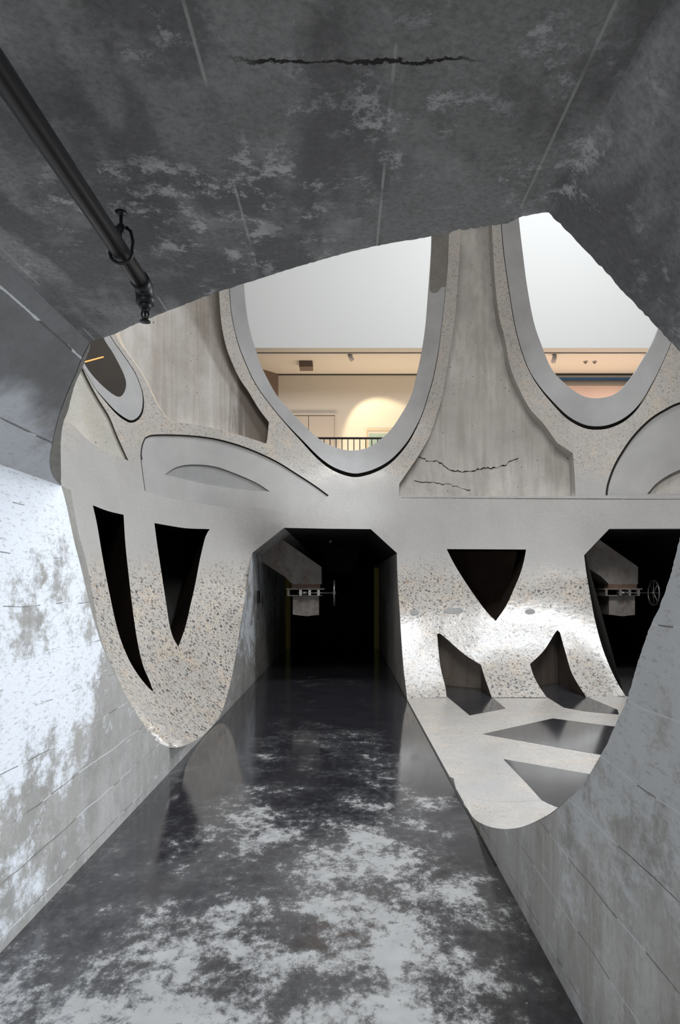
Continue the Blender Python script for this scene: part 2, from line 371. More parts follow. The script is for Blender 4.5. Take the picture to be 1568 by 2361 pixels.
# ------------------------------------------------------------------ geometry of the place
# The atrium is a grain-shaped (near spherical) void; surfaces are described by bearings from the eye
# point at (0,0,EH) and a distance, measured off the void's ellipsoid.
SC = np.array([2.2, 6.84, 2.8]); SR = np.array([5.68, 5.51, 5.45])
def ell(p):
    p = np.atleast_2d(np.asarray(p, float))
    d = np.stack([(p[:, 0]-CX)/F, np.ones(len(p)), -(p[:, 1]-CY)/F], 1)
    a = ((d/SR)**2).sum(1); b = (d*SC/SR**2).sum(1); c = ((SC/SR)**2).sum()-1
    return (b+np.sqrt(np.maximum(b*b-a*c, 0)))/a
CN = [(430, 1718, 6.47), (463, 1700, 7.11), (390, 1724, 5.83), (490, 1672, 7.74), (510, 1640, 8.28), (530, 1580, 8.91), (545, 1500, 9.44), (565, 1370, 10.27),
      (578, 1330, 10.88), (582, 1275, 11.08), (655, 1217, 11.01), (855, 1220, 11.26), (915, 1275, 11.41), (920, 1400, 10.96), (930, 1540, 10.14),
      (938, 1610, 9.67), (1100, 1610, 9.69), (1200, 1610, 9.69), (1320, 1610, 9.69), (1443, 1608, 9.76), (1560, 1640, 8.69), (1347, 1280, 11.6), (1405, 1219, 11.5),
      (1109, 1533, 10.40), (1143, 1432, 11.15), (1143, 1300, 11.8), (815, 1040, 11.96), (1108, 1145, 12.2), (1108, 540, 11.4), (1568, 800, 11.2), (1568, 300, 9.9), (200, 500, 8.3),
      (145, 1000, 8.1), (250, 850, 9.1), (613, 1022, 11.25), (397, 975, 10.1), (354, 1595, 7.1), (214, 1165, 8.4), (411, 1491, 8.5), (1250, 950, 12.2)]
CN = np.array(CN); _cr = np.log(CN[:, 2]/ell(CN[:, :2])); _cp = CN[:, :2]/1000
def _k(a, b):
    r = np.sqrt(((a[:, None, :]-b[None, :, :])**2).sum(2)); return r*r*np.log(r+1e-9)
_n = len(CN); _A = np.zeros((_n+3, _n+3)); _A[:_n, :_n] = _k(_cp, _cp)+np.eye(_n)*2e-4
_A[:_n, _n] = 1; _A[:_n, _n+1:] = _cp; _A[_n, :_n] = 1; _A[_n+1:, :_n] = _cp.T
_W = np.linalg.solve(_A, np.concatenate([_cr, [0, 0, 0]]))
def depth(p):
    p = np.atleast_2d(np.asarray(p, float)); q = p/1000
    return ell(p)*np.exp(np.clip(_k(q, _cp)@_W[:_n]+_W[_n]+q@_W[_n+1:], -.25, .25))
def pts3(p, Y):
    p = np.atleast_2d(np.asarray(p, float)); Y = np.broadcast_to(Y, (len(p),))
    return np.stack([(p[:, 0]-CX)/F*Y, Y, -(p[:, 1]-CY)/F*Y], 1)
def dplane(P0, n):
    P0 = np.array(P0, float); n = np.array(n, float)
    def fn(p):
        p = np.atleast_2d(np.asarray(p, float)); d = np.stack([(p[:, 0]-CX)/F, np.ones(len(p)), -(p[:, 1]-CY)/F], 1)
        return (P0@n)/(d@n)
    return fn
def dX(X): return dplane((X, 0, 0), (1, 0, 0))
def dZ(Z): return dplane((0, 0, Z), (0, 0, 1))
dfloor = dZ(-EH)

def cr(pts, step=9):          # smooth open curve through points
    P = np.array(pts, float); Q = np.vstack([2*P[0]-P[1], P, 2*P[-1]-P[-2]]); out = []
    for i in range(len(P)-1):
        p0, p1, p2, p3 = Q[i:i+4]; m = max(2, int(np.linalg.norm(p2-p1)/step))
        for t in np.arange(m)/m:
            out.append(.5*((2*p1)+(p2-p0)*t+(2*p0-5*p1+4*p2-p3)*t*t+(3*p1-p0-3*p2+p3)*t**3))
    out.append(P[-1]); return [tuple(q) for q in out]
def ln(pts, step=12):         # straight runs
    out = []
    for a, b in zip(pts[:-1], pts[1:]):
        a = np.array(a, float); b = np.array(b, float); m = max(1, int(np.linalg.norm(b-a)/step))
        out += [tuple(a+(b-a)*t) for t in np.arange(m)/m]
    out.append(tuple(map(float, pts[-1]))); return out
def join(*segs):
    out = []
    for s in segs:
        for q in s:
            if not out or math.hypot(out[-1][0]-q[0], out[-1][1]-q[1]) > .6: out.append(tuple(q))
    if math.hypot(out[-1][0]-out[0][0], out[-1][1]-out[0][1]) < .6: out.pop()
    return out
def jag(line, a, seed=1):
    r = random.Random(seed); return [line[0]]+[(x+r.uniform(-a, a), y+r.uniform(-a, a)) for x, y in line[1:-1]]+[line[-1]]
def inside(p, poly):
    x, y = p[:, 0], p[:, 1]; r = np.zeros(len(p), bool); P = np.array(poly); j = len(P)-1
    for i in range(len(P)):
        xi, yi = P[i]; xj, yj = P[j]
        c = ((yi > y) != (yj > y)); 
        with np.errstate(divide='ignore', invalid='ignore'): r ^= c & (x < (xj-xi)*(y-yi)/(yj-yi)+xi)
        j = i
    return r
def region(name, outer, dfn, mat, holes=(), step=22, parent=None, smooth=True, off=0.0):
    P = np.array(outer); x0, y0 = P.min(0); x1, y1 = P.max(0)
    vs = []; ed = []
    for lp in [outer]+list(holes):
        k = len(vs); vs += list(lp); ed += [(k+i, k+(i+1) % len(lp)) for i in range(len(lp))]
    gx, gy = np.meshgrid(np.arange(x0+step*.37, x1, step), np.arange(y0+step*.41, y1, step)); G = np.stack([gx.ravel(), gy.ravel()], 1)
    keep = inside(G, outer)
    for h in holes: keep &= ~inside(G, h)
    G = G[keep]; B = np.array(vs)
    if len(G):
        dm = np.array([((B-q)**2).sum(1).min() for q in G]); G = G[dm > (step*.3)**2]
    vs += [tuple(q) for q in G]
    r = delaunay_2d_cdt([Vector(q) for q in vs], ed, [], 0, 1e-4)
    V = np.array([tuple(q) for q in r[0]]); T = np.array([list(q) for q in r[2]])
    c = V[T].mean(1); k = inside(c, outer)
    for h in holes: k &= ~inside(c, h)
    T = T[k]
    V3 = pts3(V, dfn(V)+off)
    a, b_, cc = V3[T[:, 0]], V3[T[:, 1]], V3[T[:, 2]]
    nn = np.cross(b_-a, cc-a); fl = (nn*a).sum(1) > 0; T[fl] = T[fl][:, ::-1]     # face the atrium
    used = np.unique(T); mp = -np.ones(len(V), int); mp[used] = np.arange(len(used))
    return mesh_obj(name, V3[used], mp[T], mat, parent, smooth)
def reveal(name, line, dfn, d, mat, closed=False, parent=None, off=0.0, steps=2, dirv=(0, 1, 0)):
    A = pts3(line, dfn(line)+off); dirv = np.array(dirv, float); n = len(A); V = []; Fc = []
    for s in range(steps+1): V += list(A+dirv*d*s/steps)
    for s in range(steps):
        for i in range(n if closed else n-1):
            j = (i+1) % n; Fc.append((s*n+i, s*n+j, (s+1)*n+j, (s+1)*n+i))
    return mesh_obj(name, V, Fc, mat, parent, True)
def radial(name, line, dfn, d, mat, parent=None, dirv=None):      # thickness running back into the concrete
    A = pts3(line, dfn(line)); R = A-SC; R /= np.linalg.norm(R, axis=1)[:, None]; n = len(A)
    if dirv is not None: R = np.tile(np.array(dirv, float), (n, 1))
    V = list(A)+list(A+R*d); return mesh_obj(name, V, [(i, i+1, n+i+1, n+i) for i in range(n-1)], mat, parent, True)

# ---- traced outlines (bearings) --------------------------------------------------------------
U_right = cr([(390, 1724), (415, 1723), (440, 1713), (463, 1700), (490, 1674), (512, 1640), (530, 1580), (545, 1505), (556, 1430), (566, 1370), (575, 1315), (582, 1275)])
U_left = cr([(141, 1120), (153, 1164), (172, 1252), (184, 1298), (207, 1394), (218, 1436), (237, 1493), (260, 1547), (278, 1580), (305, 1629), (345, 1690), (367, 1713), (390, 1724)])
mouth_top = [(582, 1275), (655, 1217), (855, 1220), (915, 1275)]
mouth_r = cr([(915, 1275), (917, 1340), (921, 1400), (926, 1480), (931, 1545), (939, 1610)])
mouth = join(ln([(582, 1275), (622, 1242), (655, 1217), (756, 1219), (855, 1220), (915, 1275)]), mouth_r)
tri_c = join(ln([(1030, 1266), (1213, 1267)]), cr([(1213, 1267), (1209, 1290), (1200, 1322), (1185, 1358), (1167, 1397), (1143, 1432)]), cr([(1143, 1432), (1120, 1408), (1095, 1374), (1066, 1331), (1045, 1296), (1030, 1266)]))
vslot = join(cr([(356, 1206), (390, 1212), (430, 1218), (484, 1220)]), cr([(484, 1220), (474, 1237), (461, 1290), (450, 1348), (440, 1392), (427, 1447), (411, 1492)]), cr([(411, 1492), (398, 1467), (390, 1436), (384, 1397), (373, 1325), (362, 1252), (356, 1206)]))
lslot = join(cr([(214, 1165), (248, 1178), (285, 1187)]), cr([(285, 1187), (289, 1252), (297, 1329), (306, 1405), (316, 1474), (329, 1532), (344, 1568), (354, 1596)]), cr([(354, 1596), (340, 1583), (317, 1554), (294, 1514), (272, 1455), (253, 1371), (237, 1287), (224, 1210), (214, 1165)]))
rmouth = join(ln([(1443, 1605), (1690, 1606), (1690, 1275), (1610, 1219), (1565, 1218), (1405, 1219), (1347, 1280)]), cr([(1347, 1280), (1352, 1320), (1361, 1372), (1372, 1430), (1388, 1490), (1405, 1535), (1424, 1575), (1443, 1605)]))
nich1 = join(ln([(1008, 1462), (1014, 1460)]), cr([(1014, 1460), (1032, 1475), (1070, 1508), (1109, 1533)]), cr([(1109, 1533), (1118, 1563), (1134, 1608)]), ln([(1134, 1608), (1030, 1608)]), cr([(1030, 1608), (1026, 1580), (1015, 1534), (1008, 1462)]))
nich2 = join(ln([(1278, 1462), (1285, 1453), (1291, 1458)]), cr([(1291, 1458), (1305, 1508), (1320, 1555), (1352, 1608)]), ln([(1352, 1608), (1261, 1608)]), cr([(1261, 1608), (1243, 1582), (1230, 1557), (1222, 1531)]), cr([(1222, 1531), (1241, 1514), (1258, 1495), (1278, 1462)]))
cin = join(cr([(556, 480), (559, 590), (563, 665), (569, 723), (578, 767), (590, 807), (602, 843), (625, 889), (643, 918), (672, 951), (701, 981), (731, 1008), (757, 1025), (789, 1036), (813, 1039), (839, 1035), (860, 1026), (880, 1011), (901, 991), (921, 962), (941, 928), (954, 895), (963, 855), (972, 812), (981, 753), (988, 666), (993, 597), (995, 547), (996, 460)]), ln([(996, 460), (556, 480)]))
couter = cr([(520, 480), (524, 600), (528, 669), (533, 723), (546, 785), (564, 834), (587, 883), (618, 928), (658, 977), (694, 1017), (734, 1060), (770, 1086), (813, 1100), (845, 1096), (874, 1085), (901, 1068), (924, 1045), (944, 1018), (960, 988), (977, 948), (991, 903), (1001, 867), (1012, 808), (1020, 744), (1026, 689), (1032, 620), (1035, 538), (1037, 460)])
rin = join(cr([(1190, 430), (1197, 510), (1205, 579), (1215, 657), (1230, 739), (1248, 794), (1271, 849), (1299, 881), (1331, 906), (1358, 917), (1390, 917), (1422, 906), (1454, 873), (1481, 831), (1500, 799), (1516, 764), (1542, 690), (1560, 600), (1566, 500), (1567, 430)]), ln([(1567, 430), (1190, 430)]))
router = cr([(1150, 430), (1155, 515), (1161, 584), (1173, 670), (1189, 762), (1212, 838), (1240, 889), (1276, 934), (1308, 966), (1344, 986), (1376, 991), (1409, 986), (1445, 968), (1477, 936), (1503, 890), (1523, 849), (1546, 797), (1572, 720), (1592, 620), (1600, 520), (1602, 430)])
lin_ = join(cr([(222, 740), (243, 787), (257, 808), (274, 839), (286, 864), (291, 884), (288, 901), (279, 914), (267, 913), (247, 899), (225, 879), (207, 859), (194, 840), (180, 812), (168, 780), (160, 740)]), ln([(160, 740), (222, 740)]))
louter = cr([(236, 740), (256, 776), (270, 797), (292, 828), (313, 861), (327, 897), (332, 924), (330, 950), (319, 968), (303, 975), (287, 969), (264, 951), (238, 921), (216, 892), (202, 868), (187, 843), (165, 810), (148, 770), (138, 740)])
def closed_top(curve): return join(curve, ln([curve[-1], curve[0]]))
couterP, routerP, louterP = closed_top(couter), closed_top(router), closed_top(louter)
def gapped(curve, inner_c, gfun):
    c = np.array(curve); t = np.gradient(c, axis=0); n = np.stack([t[:, 1], -t[:, 0]], 1); n /= np.linalg.norm(n, axis=1)[:, None]
    if ((np.array(inner_c)-c[len(c)//2])@n[len(c)//2]) < 0: n = -n
    return [tuple(q) for q in c+n*np.array([gfun(a) for a in c])[:, None]]
iA = join(cr([(252, 740), (275, 788), (292, 812), (318, 848), (337, 880), (352, 913), (368, 941), (386, 962), (397, 975)]), cr([(397, 975), (430, 976), (470, 982), (515, 993), (569, 1008), (614, 1023)]), ln([(614, 1023), (617, 1005), (620, 973)]), cr([(620, 973), (596, 941), (573, 903), (551, 870), (533, 831), (520, 794), (511, 749), (507, 705), (505, 672), (502, 600), (500, 480)]), ln([(500, 480), (252, 740)]))
iB = join(cr([(191, 850), (207, 883), (229, 923), (252, 960), (270, 1004), (296, 1062)]), cr([(296, 1062), (247, 1042), (203, 1013), (167, 978), (120, 940)]), ln([(120, 940), (120, 800), (165, 820), (191, 850)]))
iD = join(ln([(1066, 430), (1062, 540), (1056, 643), (1051, 716)]), cr([(1051, 716), (1041, 790), (1027, 872), (1019, 918), (1002, 973), (988, 1010), (964, 1052), (921, 1115)]), ln([(921, 1115), (919, 1144), (1327, 1144), (1325, 1095), (1321, 1045), (1285, 1021)]), cr([(1285, 1021), (1253, 977), (1221, 941), (1194, 890), (1175, 840), (1164, 780), (1152, 735), (1143, 666), (1138, 597), (1134, 520), (1130, 430)]))
plugC = join(cr([(334, 1132), (326, 1075), (324, 1044), (330, 1017), (346, 1003), (412, 1002), (480, 1008), (533, 1020), (582, 1037), (636, 1062), (680, 1089), (725, 1118), (758, 1142)]), cr([(758, 1142), (720, 1172), (658, 1180), (546, 1171), (457, 1160), (390, 1148), (334, 1132)]))
cres = join(cr([(380, 1094), (404, 1078), (439, 1071), (493, 1075), (546, 1093), (591, 1113), (622, 1133)]), cr([(622, 1133), (569, 1130), (484, 1118), (430, 1106), (380, 1094)]))
plugF = join(cr([(1396, 1142), (1399, 1119), (1413, 1078), (1436, 1037), (1463, 1000), (1500, 964), (1537, 941), (1568, 927), (1650, 905), (1760, 900)]), ln([(1760, 900), (1760, 1142), (1396, 1142)]))
cresF = join(cr([(1492, 1139), (1519, 1110), (1568, 1083), (1640, 1066), (1755, 1060)]), ln([(1755, 1060), (1755, 1139), (1492, 1139)]))

# ---- carved far wall -------------------------------------------------------------------------
outer_main = join(U_right, mouth, ln([(939, 1610), (1030, 1608)], 14), ln([(1443, 1605), (1760, 1640)], 20)[0:0])
outer_main = join(U_right, mouth,
                  ln([(939, 1610), (1030, 1608)]), nich1[::-1][nich1[::-1].index(min(nich1, key=lambda q: abs(q[0]-1030)+abs(q[1]-1608))):][:0])
# bottom edge steps round the niches and the right tunnel mouth
def path_between(loop, a, b, via):
    n = len(loop); ia = min(range(n), key=lambda i: math.hypot(loop[i][0]-a[0], loop[i][1]-a[1])); ib = min(range(n), key=lambda i: math.hypot(loop[i][0]-b[0], loop[i][1]-b[1]))
    p1 = [loop[(ia+k) % n] for k in range((ib-ia) % n+1)]; p2 = [loop[(ia-k) % n] for k in range((ia-ib) % n+1)]
    return min((p1, p2), key=lambda p: min(math.hypot(q[0]-via[0], q[1]-via[1]) for q in p))
n1_top = path_between(nich1, (1030, 1608), (1134, 1608), (1070, 1508))
n2_top = path_between(nich2, (1261, 1608), (1352, 1608), (1241, 1514))
rm_side = path_between(rmouth, (1443, 1605), (1690, 1606), (1405, 1219))
outer_main = join(U_right, mouth, ln([(939, 1610), (1030, 1608)]), n1_top, ln([(1134, 1608), (1261, 1608)]), n2_top, ln([(1352, 1608), (1443, 1605)]), rm_side,
                  ln([(1690, 1606), (1770, 1606), (1770, 330), (60, 470), (20, 900), (30, 1100), (70, 1300), (140, 1500), (215, 1620), (290, 1710), (350, 1750), (390, 1724)], 25))
wall = region('wall_back', outer_main, depth, M['agg'], holes=[tri_c, vslot, lslot, couterP, routerP, louterP, iA, iB, iD, plugC, plugF], step=20)
struct(wall, 'carved cream aggregate concrete wall curving round the far side of the atrium', 'wall')

# grey U-shaped sleeves round the three silo openings
def sleeve(name, innerP, outerc, cpt, gf, label, d=.34):
    d = .05
    oc = gapped(outerc, cpt, gf); op = join(oc, ln([oc[-1], oc[0]]))
    o = region(name, op, depth, M['sleeve'], holes=[innerP], step=18); struct(o, label, 'silo rim')
    reveal('inner_face', innerP, depth, d, M['sleeve'], True, o)
    reveal('outer_face', oc, depth, .14, M['gap'], False, o)
    return oc
gf_c = lambda a: 1.6+7.0*max(0, (a[1]-960)/140)**1.2*(1 if a[0] > 640 else .6)
gf_r = lambda a: 1.6+6.5*max(0, (a[1]-860)/130)**1.2
gf_l = lambda a: 1.4+4.5*max(0, (a[1]-900)/75)
sl = [sleeve('trim_1', cin, couter, (800, 700), gf_c, 'grey concrete rim of the large middle opening above the tunnel', .34),
      sleeve('trim_2', rin, router, (1370, 700), gf_r, 'grey concrete rim of the right-hand opening under the cut ceiling', .34),
      sleeve('trim_3', lin_, louter, (250, 850), gf_l, 'pale concrete rim of the small tilted opening at far left', .30)]
for nm, oc_out, oc_in in (('a', couter, sl[0]), ('b', router, sl[1]), ('c', louter, sl[2])):
    A = pts3(oc_out, depth(oc_out)+.10); B = pts3(oc_in, depth(oc_in)+.10); n_ = len(A)
    o = mesh_obj('groove_back', list(A)+list(B), [(i, i+1, n_+i+1, n_+i) for i in range(n_-1)], M['gap'], wall, True)
    reveal('groove_side', oc_out, depth, .10, M['agg'], False, wall)
# grooved plugs (older silo shells filled flush)
def plug(name, P, curve_part, mat, label, gw, hole=None):
    o = region(name, P, depth, mat, holes=[hole] if hole else [], step=20, off=.035); struct(o, label, 'infill panel')
    reveal('edge', P, depth, .035, M['gap'], True, o)
    return o
plug('trim_4', plugC, None, M['plug'], 'smooth grey wing-shaped infill below the brown-stained recess at left', 4, cres)
plug('trim_5', plugF, None, M['plug'], 'smooth grey rounded infill at right edge above the right tunnel', 4, cresF)
o = region('trim_6', cres, depth, M['plug2'], step=16, off=.06); struct(o, 'darker grey crescent sunk in the wing-shaped infill', 'infill panel'); reveal('edge', cres, depth, .026, M['plug'], True, o, off=.035)
o = region('trim_7', cresF, depth, M['column'], step=16, off=.10); struct(o, 'streaked darker crescent sunk in the infill at right edge', 'infill panel'); reveal('edge', cresF, depth, .07, M['plug'], True, o, off=.035)
# shadow joints along the plug tops
def joint(curve, wdt, parent, cpt, name='shadow_joint'):
    def gf(a): return wdt
    ic = gapped(curve, cpt, gf); A = pts3(curve, depth(curve)+.03); B = pts3(ic, depth(ic)+.03); n_ = len(A)
    return mesh_obj(name, list(A)+list(B), [(i, i+1, n_+i+1, n_+i) for i in range(n_-1)], M['gap'], parent, True)
joint(cr([(326, 1060), (324, 1044), (330, 1017), (346, 1003), (412, 1002), (480, 1008), (533, 1020), (582, 1037), (636, 1062), (680, 1089), (725, 1118), (758, 1142)]), 3.0, wall, (500, 1090))
joint(cr([(1396, 1142), (1399, 1119), (1413, 1078), (1436, 1037), (1463, 1000), (1500, 964), (1537, 941), (1568, 927), (1650, 905)]), 5.0, wall, (1600, 1100))

# recessed silo-shell surfaces seen through the cut
def vertical_profile(fn):      # surface constant in Z: Y = fn(X), solved along each bearing
    def d(p):
        p = np.atleast_2d(np.asarray(p, float)); a = (p[:, 0]-CX)/F; Y = np.full(len(p), 11.0)
        for _ in range(40): Y = .5*Y+.5*fn(a*Y)
        return Y
    return d
XB = [0.9, 1.5, 2.0, 2.3, 2.40, 2.50, 3.0, 3.7, 4.3]; YB = [12.36, 12.40, 12.55, 12.78, 12.86, 12.76, 12.52, 12.44, 12.50]
dD = vertical_profile(lambda X: np.interp(X, XB, YB))
def dDm(p):
    p = np.atleast_2d(np.asarray(p, float)); X = (p[:, 0]-CX)/F*12
    return .09*np.exp(-((X-2.40)/.07)**2)+.03*np.sin(X*9)**2+depth(p)+.03+.19*np.tanh(np.maximum(dD(p)-depth(p)-.03, 0)/.19)
o = region('wall_column', iD, dDm, M['column'], step=7); struct(o, 'tall streaked concrete pier between the middle and right openings', 'pier')
reveal('cut_edge', iD, depth, .24, M['column'], True, o)
pa = pts3([(397, 975)], depth([(397, 975)])+.10)[0]; pb = pts3([(617, 1000)], depth([(617, 1000)])+.16)[0]
def fA(X):
    t = (X-pa[0])/(pb[0]-pa[0]); return pa[1]+(pb[1]-pa[1])*t+.42*np.clip(t, -.6, 1.2)*(1-np.clip(t, -.6, 1.2))
dA = vertical_profile(fA)
o = region('wall_recess', iA, lambda p: np.maximum(dA(p), depth(p)+.04), M['columnb'], step=14); struct(o, 'brown-stained streaked silo shell recess left of the large opening', 'wall recess')
reveal('cut_edge', iA, depth, .6, M['band'], True, o)
o = region('wall_recess', iB, lambda p: depth(p)+.05, M['rough'], step=16); struct(o, 'rough cream concrete recess at far left below the small tilted opening', 'wall recess')
reveal('cut_edge', iB, depth, .05, M['band'], True, o)
def crack(line, wd, dfn, parent, seed=1, off=-.006):
    L_ = jag(line, 2.2, seed); r = random.Random(seed); V = []
    for x, y in L_:
        h = wd*r.uniform(.2, 1.0); V += [tuple(pts3([(x, y-h)], dfn([(x, y-h)])+off)[0]), tuple(pts3([(x, y+h)], dfn([(x, y+h)])+off)[0])]
    return mesh_obj('crack', V, [(2*i, 2*i+1, 2*i+3, 2*i+2) for i in range(len(L_)-1)], M['brown'], parent)
pier = bpy.data.objects['wall_column']
crack(ln([(965, 1052), (990, 1064), (1010, 1063), (1030, 1080), (1065, 1089), (1110, 1080), (1150, 1078), (1195, 1056)], 5), 1.5, dDm, pier, 3)
crack(ln([(955, 1108), (990, 1112), (1040, 1118), (1085, 1130)], 6), .9, dDm, pier, 5)
rp = join(ln([(997, 470), (1034, 470), (1034, 540)]), cr([(1034, 540), (1031, 620), (1028, 660)]), jag(cr([(1028, 660), (1018, 662), (1008, 673), (997, 675), (991, 668)], 5), .8, 2), cr([(991, 668), (994, 600), (997, 540), (997, 470)]))
region('rough_patch', rp, depth, M['rim'], step=12, off=-.004, parent=bpy.data.objects['trim_1'])
# horizontal ledge line under the pier
lp = ln([(925, 1147), (1100, 1148), (1330, 1149), (1480, 1150), (1700, 1150)], 20); A = pts3(lp, depth(lp)-.004); B = pts3([(x, y+2.4) for x, y in lp], depth(lp)-.004); n_ = len(A)
mesh_obj('ledge_joint', list(A)+list(B), [(i, i+1, n_+i+1, n_+i) for i in range(n_-1)], M['rim'], wall, True)

# hopper slots: deep dark shafts behind the cuts
def shaft(line, d, mat, name, dv): 
    r = reveal(name, line, depth, d, mat, True, wall, steps=3, dirv=dv)
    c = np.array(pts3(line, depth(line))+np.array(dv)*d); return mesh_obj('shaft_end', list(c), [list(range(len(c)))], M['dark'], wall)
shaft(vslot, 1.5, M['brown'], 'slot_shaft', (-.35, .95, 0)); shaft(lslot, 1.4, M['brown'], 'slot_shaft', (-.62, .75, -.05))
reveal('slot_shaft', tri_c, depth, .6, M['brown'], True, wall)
# the triangle looks onto two flat hopper sides meeting in a corner
c3 = [(.9, 13.0), (2.42, 13.35), (3.9, 12.6)]
for k in range(2):
    (xa, ya), (xb, yb) = c3[k], c3[k+1]; m_ = 8
    V = [(xa+(xb-xa)*i/m_, ya+(yb-ya)*i/m_, z) for z in (-1.6, 1.0) for i in range(m_+1)]
    mesh_obj('hopper_side', V, [(i, i+1, m_+2+i, m_+1+i) for i in range(m_)], M['hop'] if k == 1 else M['hop_shade'], wall)
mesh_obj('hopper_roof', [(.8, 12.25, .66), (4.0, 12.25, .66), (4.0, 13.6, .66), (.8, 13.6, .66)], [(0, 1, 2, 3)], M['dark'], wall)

# low niches: flat panels standing on the floor, seen through the cuts
def panel(p0, p1, poly, mat):
    a = pts3([p0], dfloor([p0]))[0]; b = pts3([p1], dfloor([p1]))[0]; t = b-a
    region('niche_panel', poly, dplane(a, (-t[1], t[0], 0)), mat, step=14, parent=wall, smooth=False)
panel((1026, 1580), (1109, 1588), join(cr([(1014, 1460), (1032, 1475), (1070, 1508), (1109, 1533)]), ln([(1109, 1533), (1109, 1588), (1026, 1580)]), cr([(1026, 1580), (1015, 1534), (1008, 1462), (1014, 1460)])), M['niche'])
panel((1109, 1588), (1134, 1608), join(cr([(1109, 1533), (1118, 1563), (1134, 1608)]), ln([(1134, 1608), (1109, 1588), (1109, 1533)])), M['niche_shade'])
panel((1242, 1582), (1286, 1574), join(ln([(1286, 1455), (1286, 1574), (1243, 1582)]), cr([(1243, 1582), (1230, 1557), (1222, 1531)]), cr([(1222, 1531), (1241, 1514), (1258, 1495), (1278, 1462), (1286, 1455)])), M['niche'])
panel((1286, 1574), (1352, 1607), join(cr([(1286, 1455), (1291, 1458), (1305, 1508), (1320, 1555), (1352, 1608)]), ln([(1352, 1608), (1286, 1574), (1286, 1455)])), M['niche_shade'])

# stone plugs set flush in the polished wall
for (x, y, rx, ry) in ((1046, 1408, 23, 6.5), (956, 1412, 11, 6), (1222, 1410, 12, 5.5)):
    r_ = random.Random(x); lp = [(x+rx*math.copysign(abs(math.cos(a))**.6, math.cos(a))*r_.uniform(.93, 1.05), y+ry*math.sin(a)*r_.uniform(.9, 1.1)) for a in np.linspace(0, 2*math.pi, 18)[:-1]]
    o = region('stone_plug', lp, depth, M['plug2'], step=8, off=-.006, parent=wall)

# ---- floor -----------------------------------------------------------------------------------
XL, XR, ZC, ZW = -1.5, .87, .93, .52
o = mesh_obj('floor', [(-1.52, -6, -EH), (XR, -6, -EH), (XR, 24, -EH), (-1.52, 24, -EH)], [(0, 1, 2, 3)], M['floor'])
struct(o, 'dark polished screed floor of the passage with pale worn patches', 'floor')
crease = [(1058, 1790), (1072, 1815), (1104, 1842), (1150, 1848), (1200, 1849), (1249, 1846), (1290, 1862)]
crs0 = cr([(1046, 1795), (1058, 1806), (1072, 1821), (1104, 1843), (1150, 1848), (1200, 1849), (1249, 1846), (1290, 1862)], 5)
ff = [(XR, 24), (XR, 5.72)]+[(q[0], q[1]) for q in pts3(crs0, dfloor(crs0))]+[(2.2, 4.9), (7, 4.9), (7, 24)]
o = mesh_obj('floor_carved', [(x, y, -EH+.002) for x, y in ff], [list(range(len(ff)))], M['aggf'])
struct(o, 'ground cream aggregate floor right of the dark passage', 'floor')
# joint between the two floors
o = mesh_obj('trim_8', [(XR-.012, 3.9, -EH+.003), (XR+.006, 3.9, -EH+.003), (XR+.006, 22, -EH+.003), (XR-.012, 22, -EH+.003)], [(0, 1, 2, 3)], M['gap']); struct(o, 'thin dark joint between screed and aggregate floors', 'joint')
def inlay(name, px, label, z=.004, mat=None):
    q = pts3(px, dfloor(px)); o = mesh_obj(name, [(a[0], a[1], -EH+z) for a in q], [list(range(len(q)))], mat or M['inlay']); return struct(o, label, 'floor panel')
inlay('floor_inlay', [(1023, 1579), (1109, 1588), (1134, 1607), (1166, 1634), (1083, 1650), (1030, 1606)], 'dark screed patch in front of the left low niche')
inlay('floor_inlay', [(1230, 1582), (1286, 1574), (1352, 1606), (1424, 1637), (1427, 1648), (1350, 1641), (1300, 1632), (1260, 1607)], 'dark screed patch in front of the right low niche')
inlay('floor_inlay', [(1113, 1693), (1275, 1657), (1411, 1675), (1500, 1687), (1500, 1762), (1375, 1739), (1198, 1708)], 'long pointed dark glossy panel in the aggregate floor')
inlay('floor_inlay', [(1161, 1751), (1350, 1784), (1440, 1800), (1440, 1862), (1277, 1862), (1249, 1845), (1214, 1806)], 'nearest dark triangular panel in the aggregate floor')
inlay('floor_inlay', [(1443, 1605), (1700, 1605), (1760, 1560), (1400, 1500), (1330, 1560)], 'dark screed floor of the right-hand tunnel', .003)
q = [(4.07, 9.9), (6.5, 9.9), (6.5, 24), (4.07, 24)]
# lip curling up from the floor to the cut edge of the near right wall
edge_low = cr([(1052, 1822), (1062, 1848), (1080, 1868), (1090, 1885), (1108, 1898), (1130, 1907), (1160, 1912), (1190, 1910), (1216, 1903), (1250, 1887), (1275, 1872), (1300, 1850)], 7)
E3 = pts3(edge_low, dX(XR)(edge_low)); E3[:, 2] = np.maximum(E3[:, 2], -EH); E3[E3[:, 2] <= -EH+.001] *= 1
cr_s = cr([(1046, 1795), (1058, 1806), (1072, 1821), (1104, 1843), (1150, 1848), (1200, 1849), (1249, 1846), (1290, 1862)], 5)
ci = np.linspace(0, len(cr_s)-1, len(E3)); C3 = pts3([cr_s[int(i)] for i in ci], dfloor([cr_s[int(i)] for i in ci]))
rows = 9; V = []
for r_ in range(rows+1):
    t = r_/rows
    for a, b in zip(C3, E3):
        p = a*(1-t)+b*t; p[2] = a[2]*(1-t**1.7)+b[2]*t**1.7; p[2] += .0015; V.append(p)
nE = len(E3)
o = mesh_obj('floor_lip', V, [(r*nE+i, r*nE+i+1, (r+1)*nE+i+1, (r+1)*nE+i) for r in range(rows) for i in range(nE-1)], M['aggf'], smooth=True)
struct(o, 'pale aggregate lip curling up to the broken edge of the right wall', 'floor')

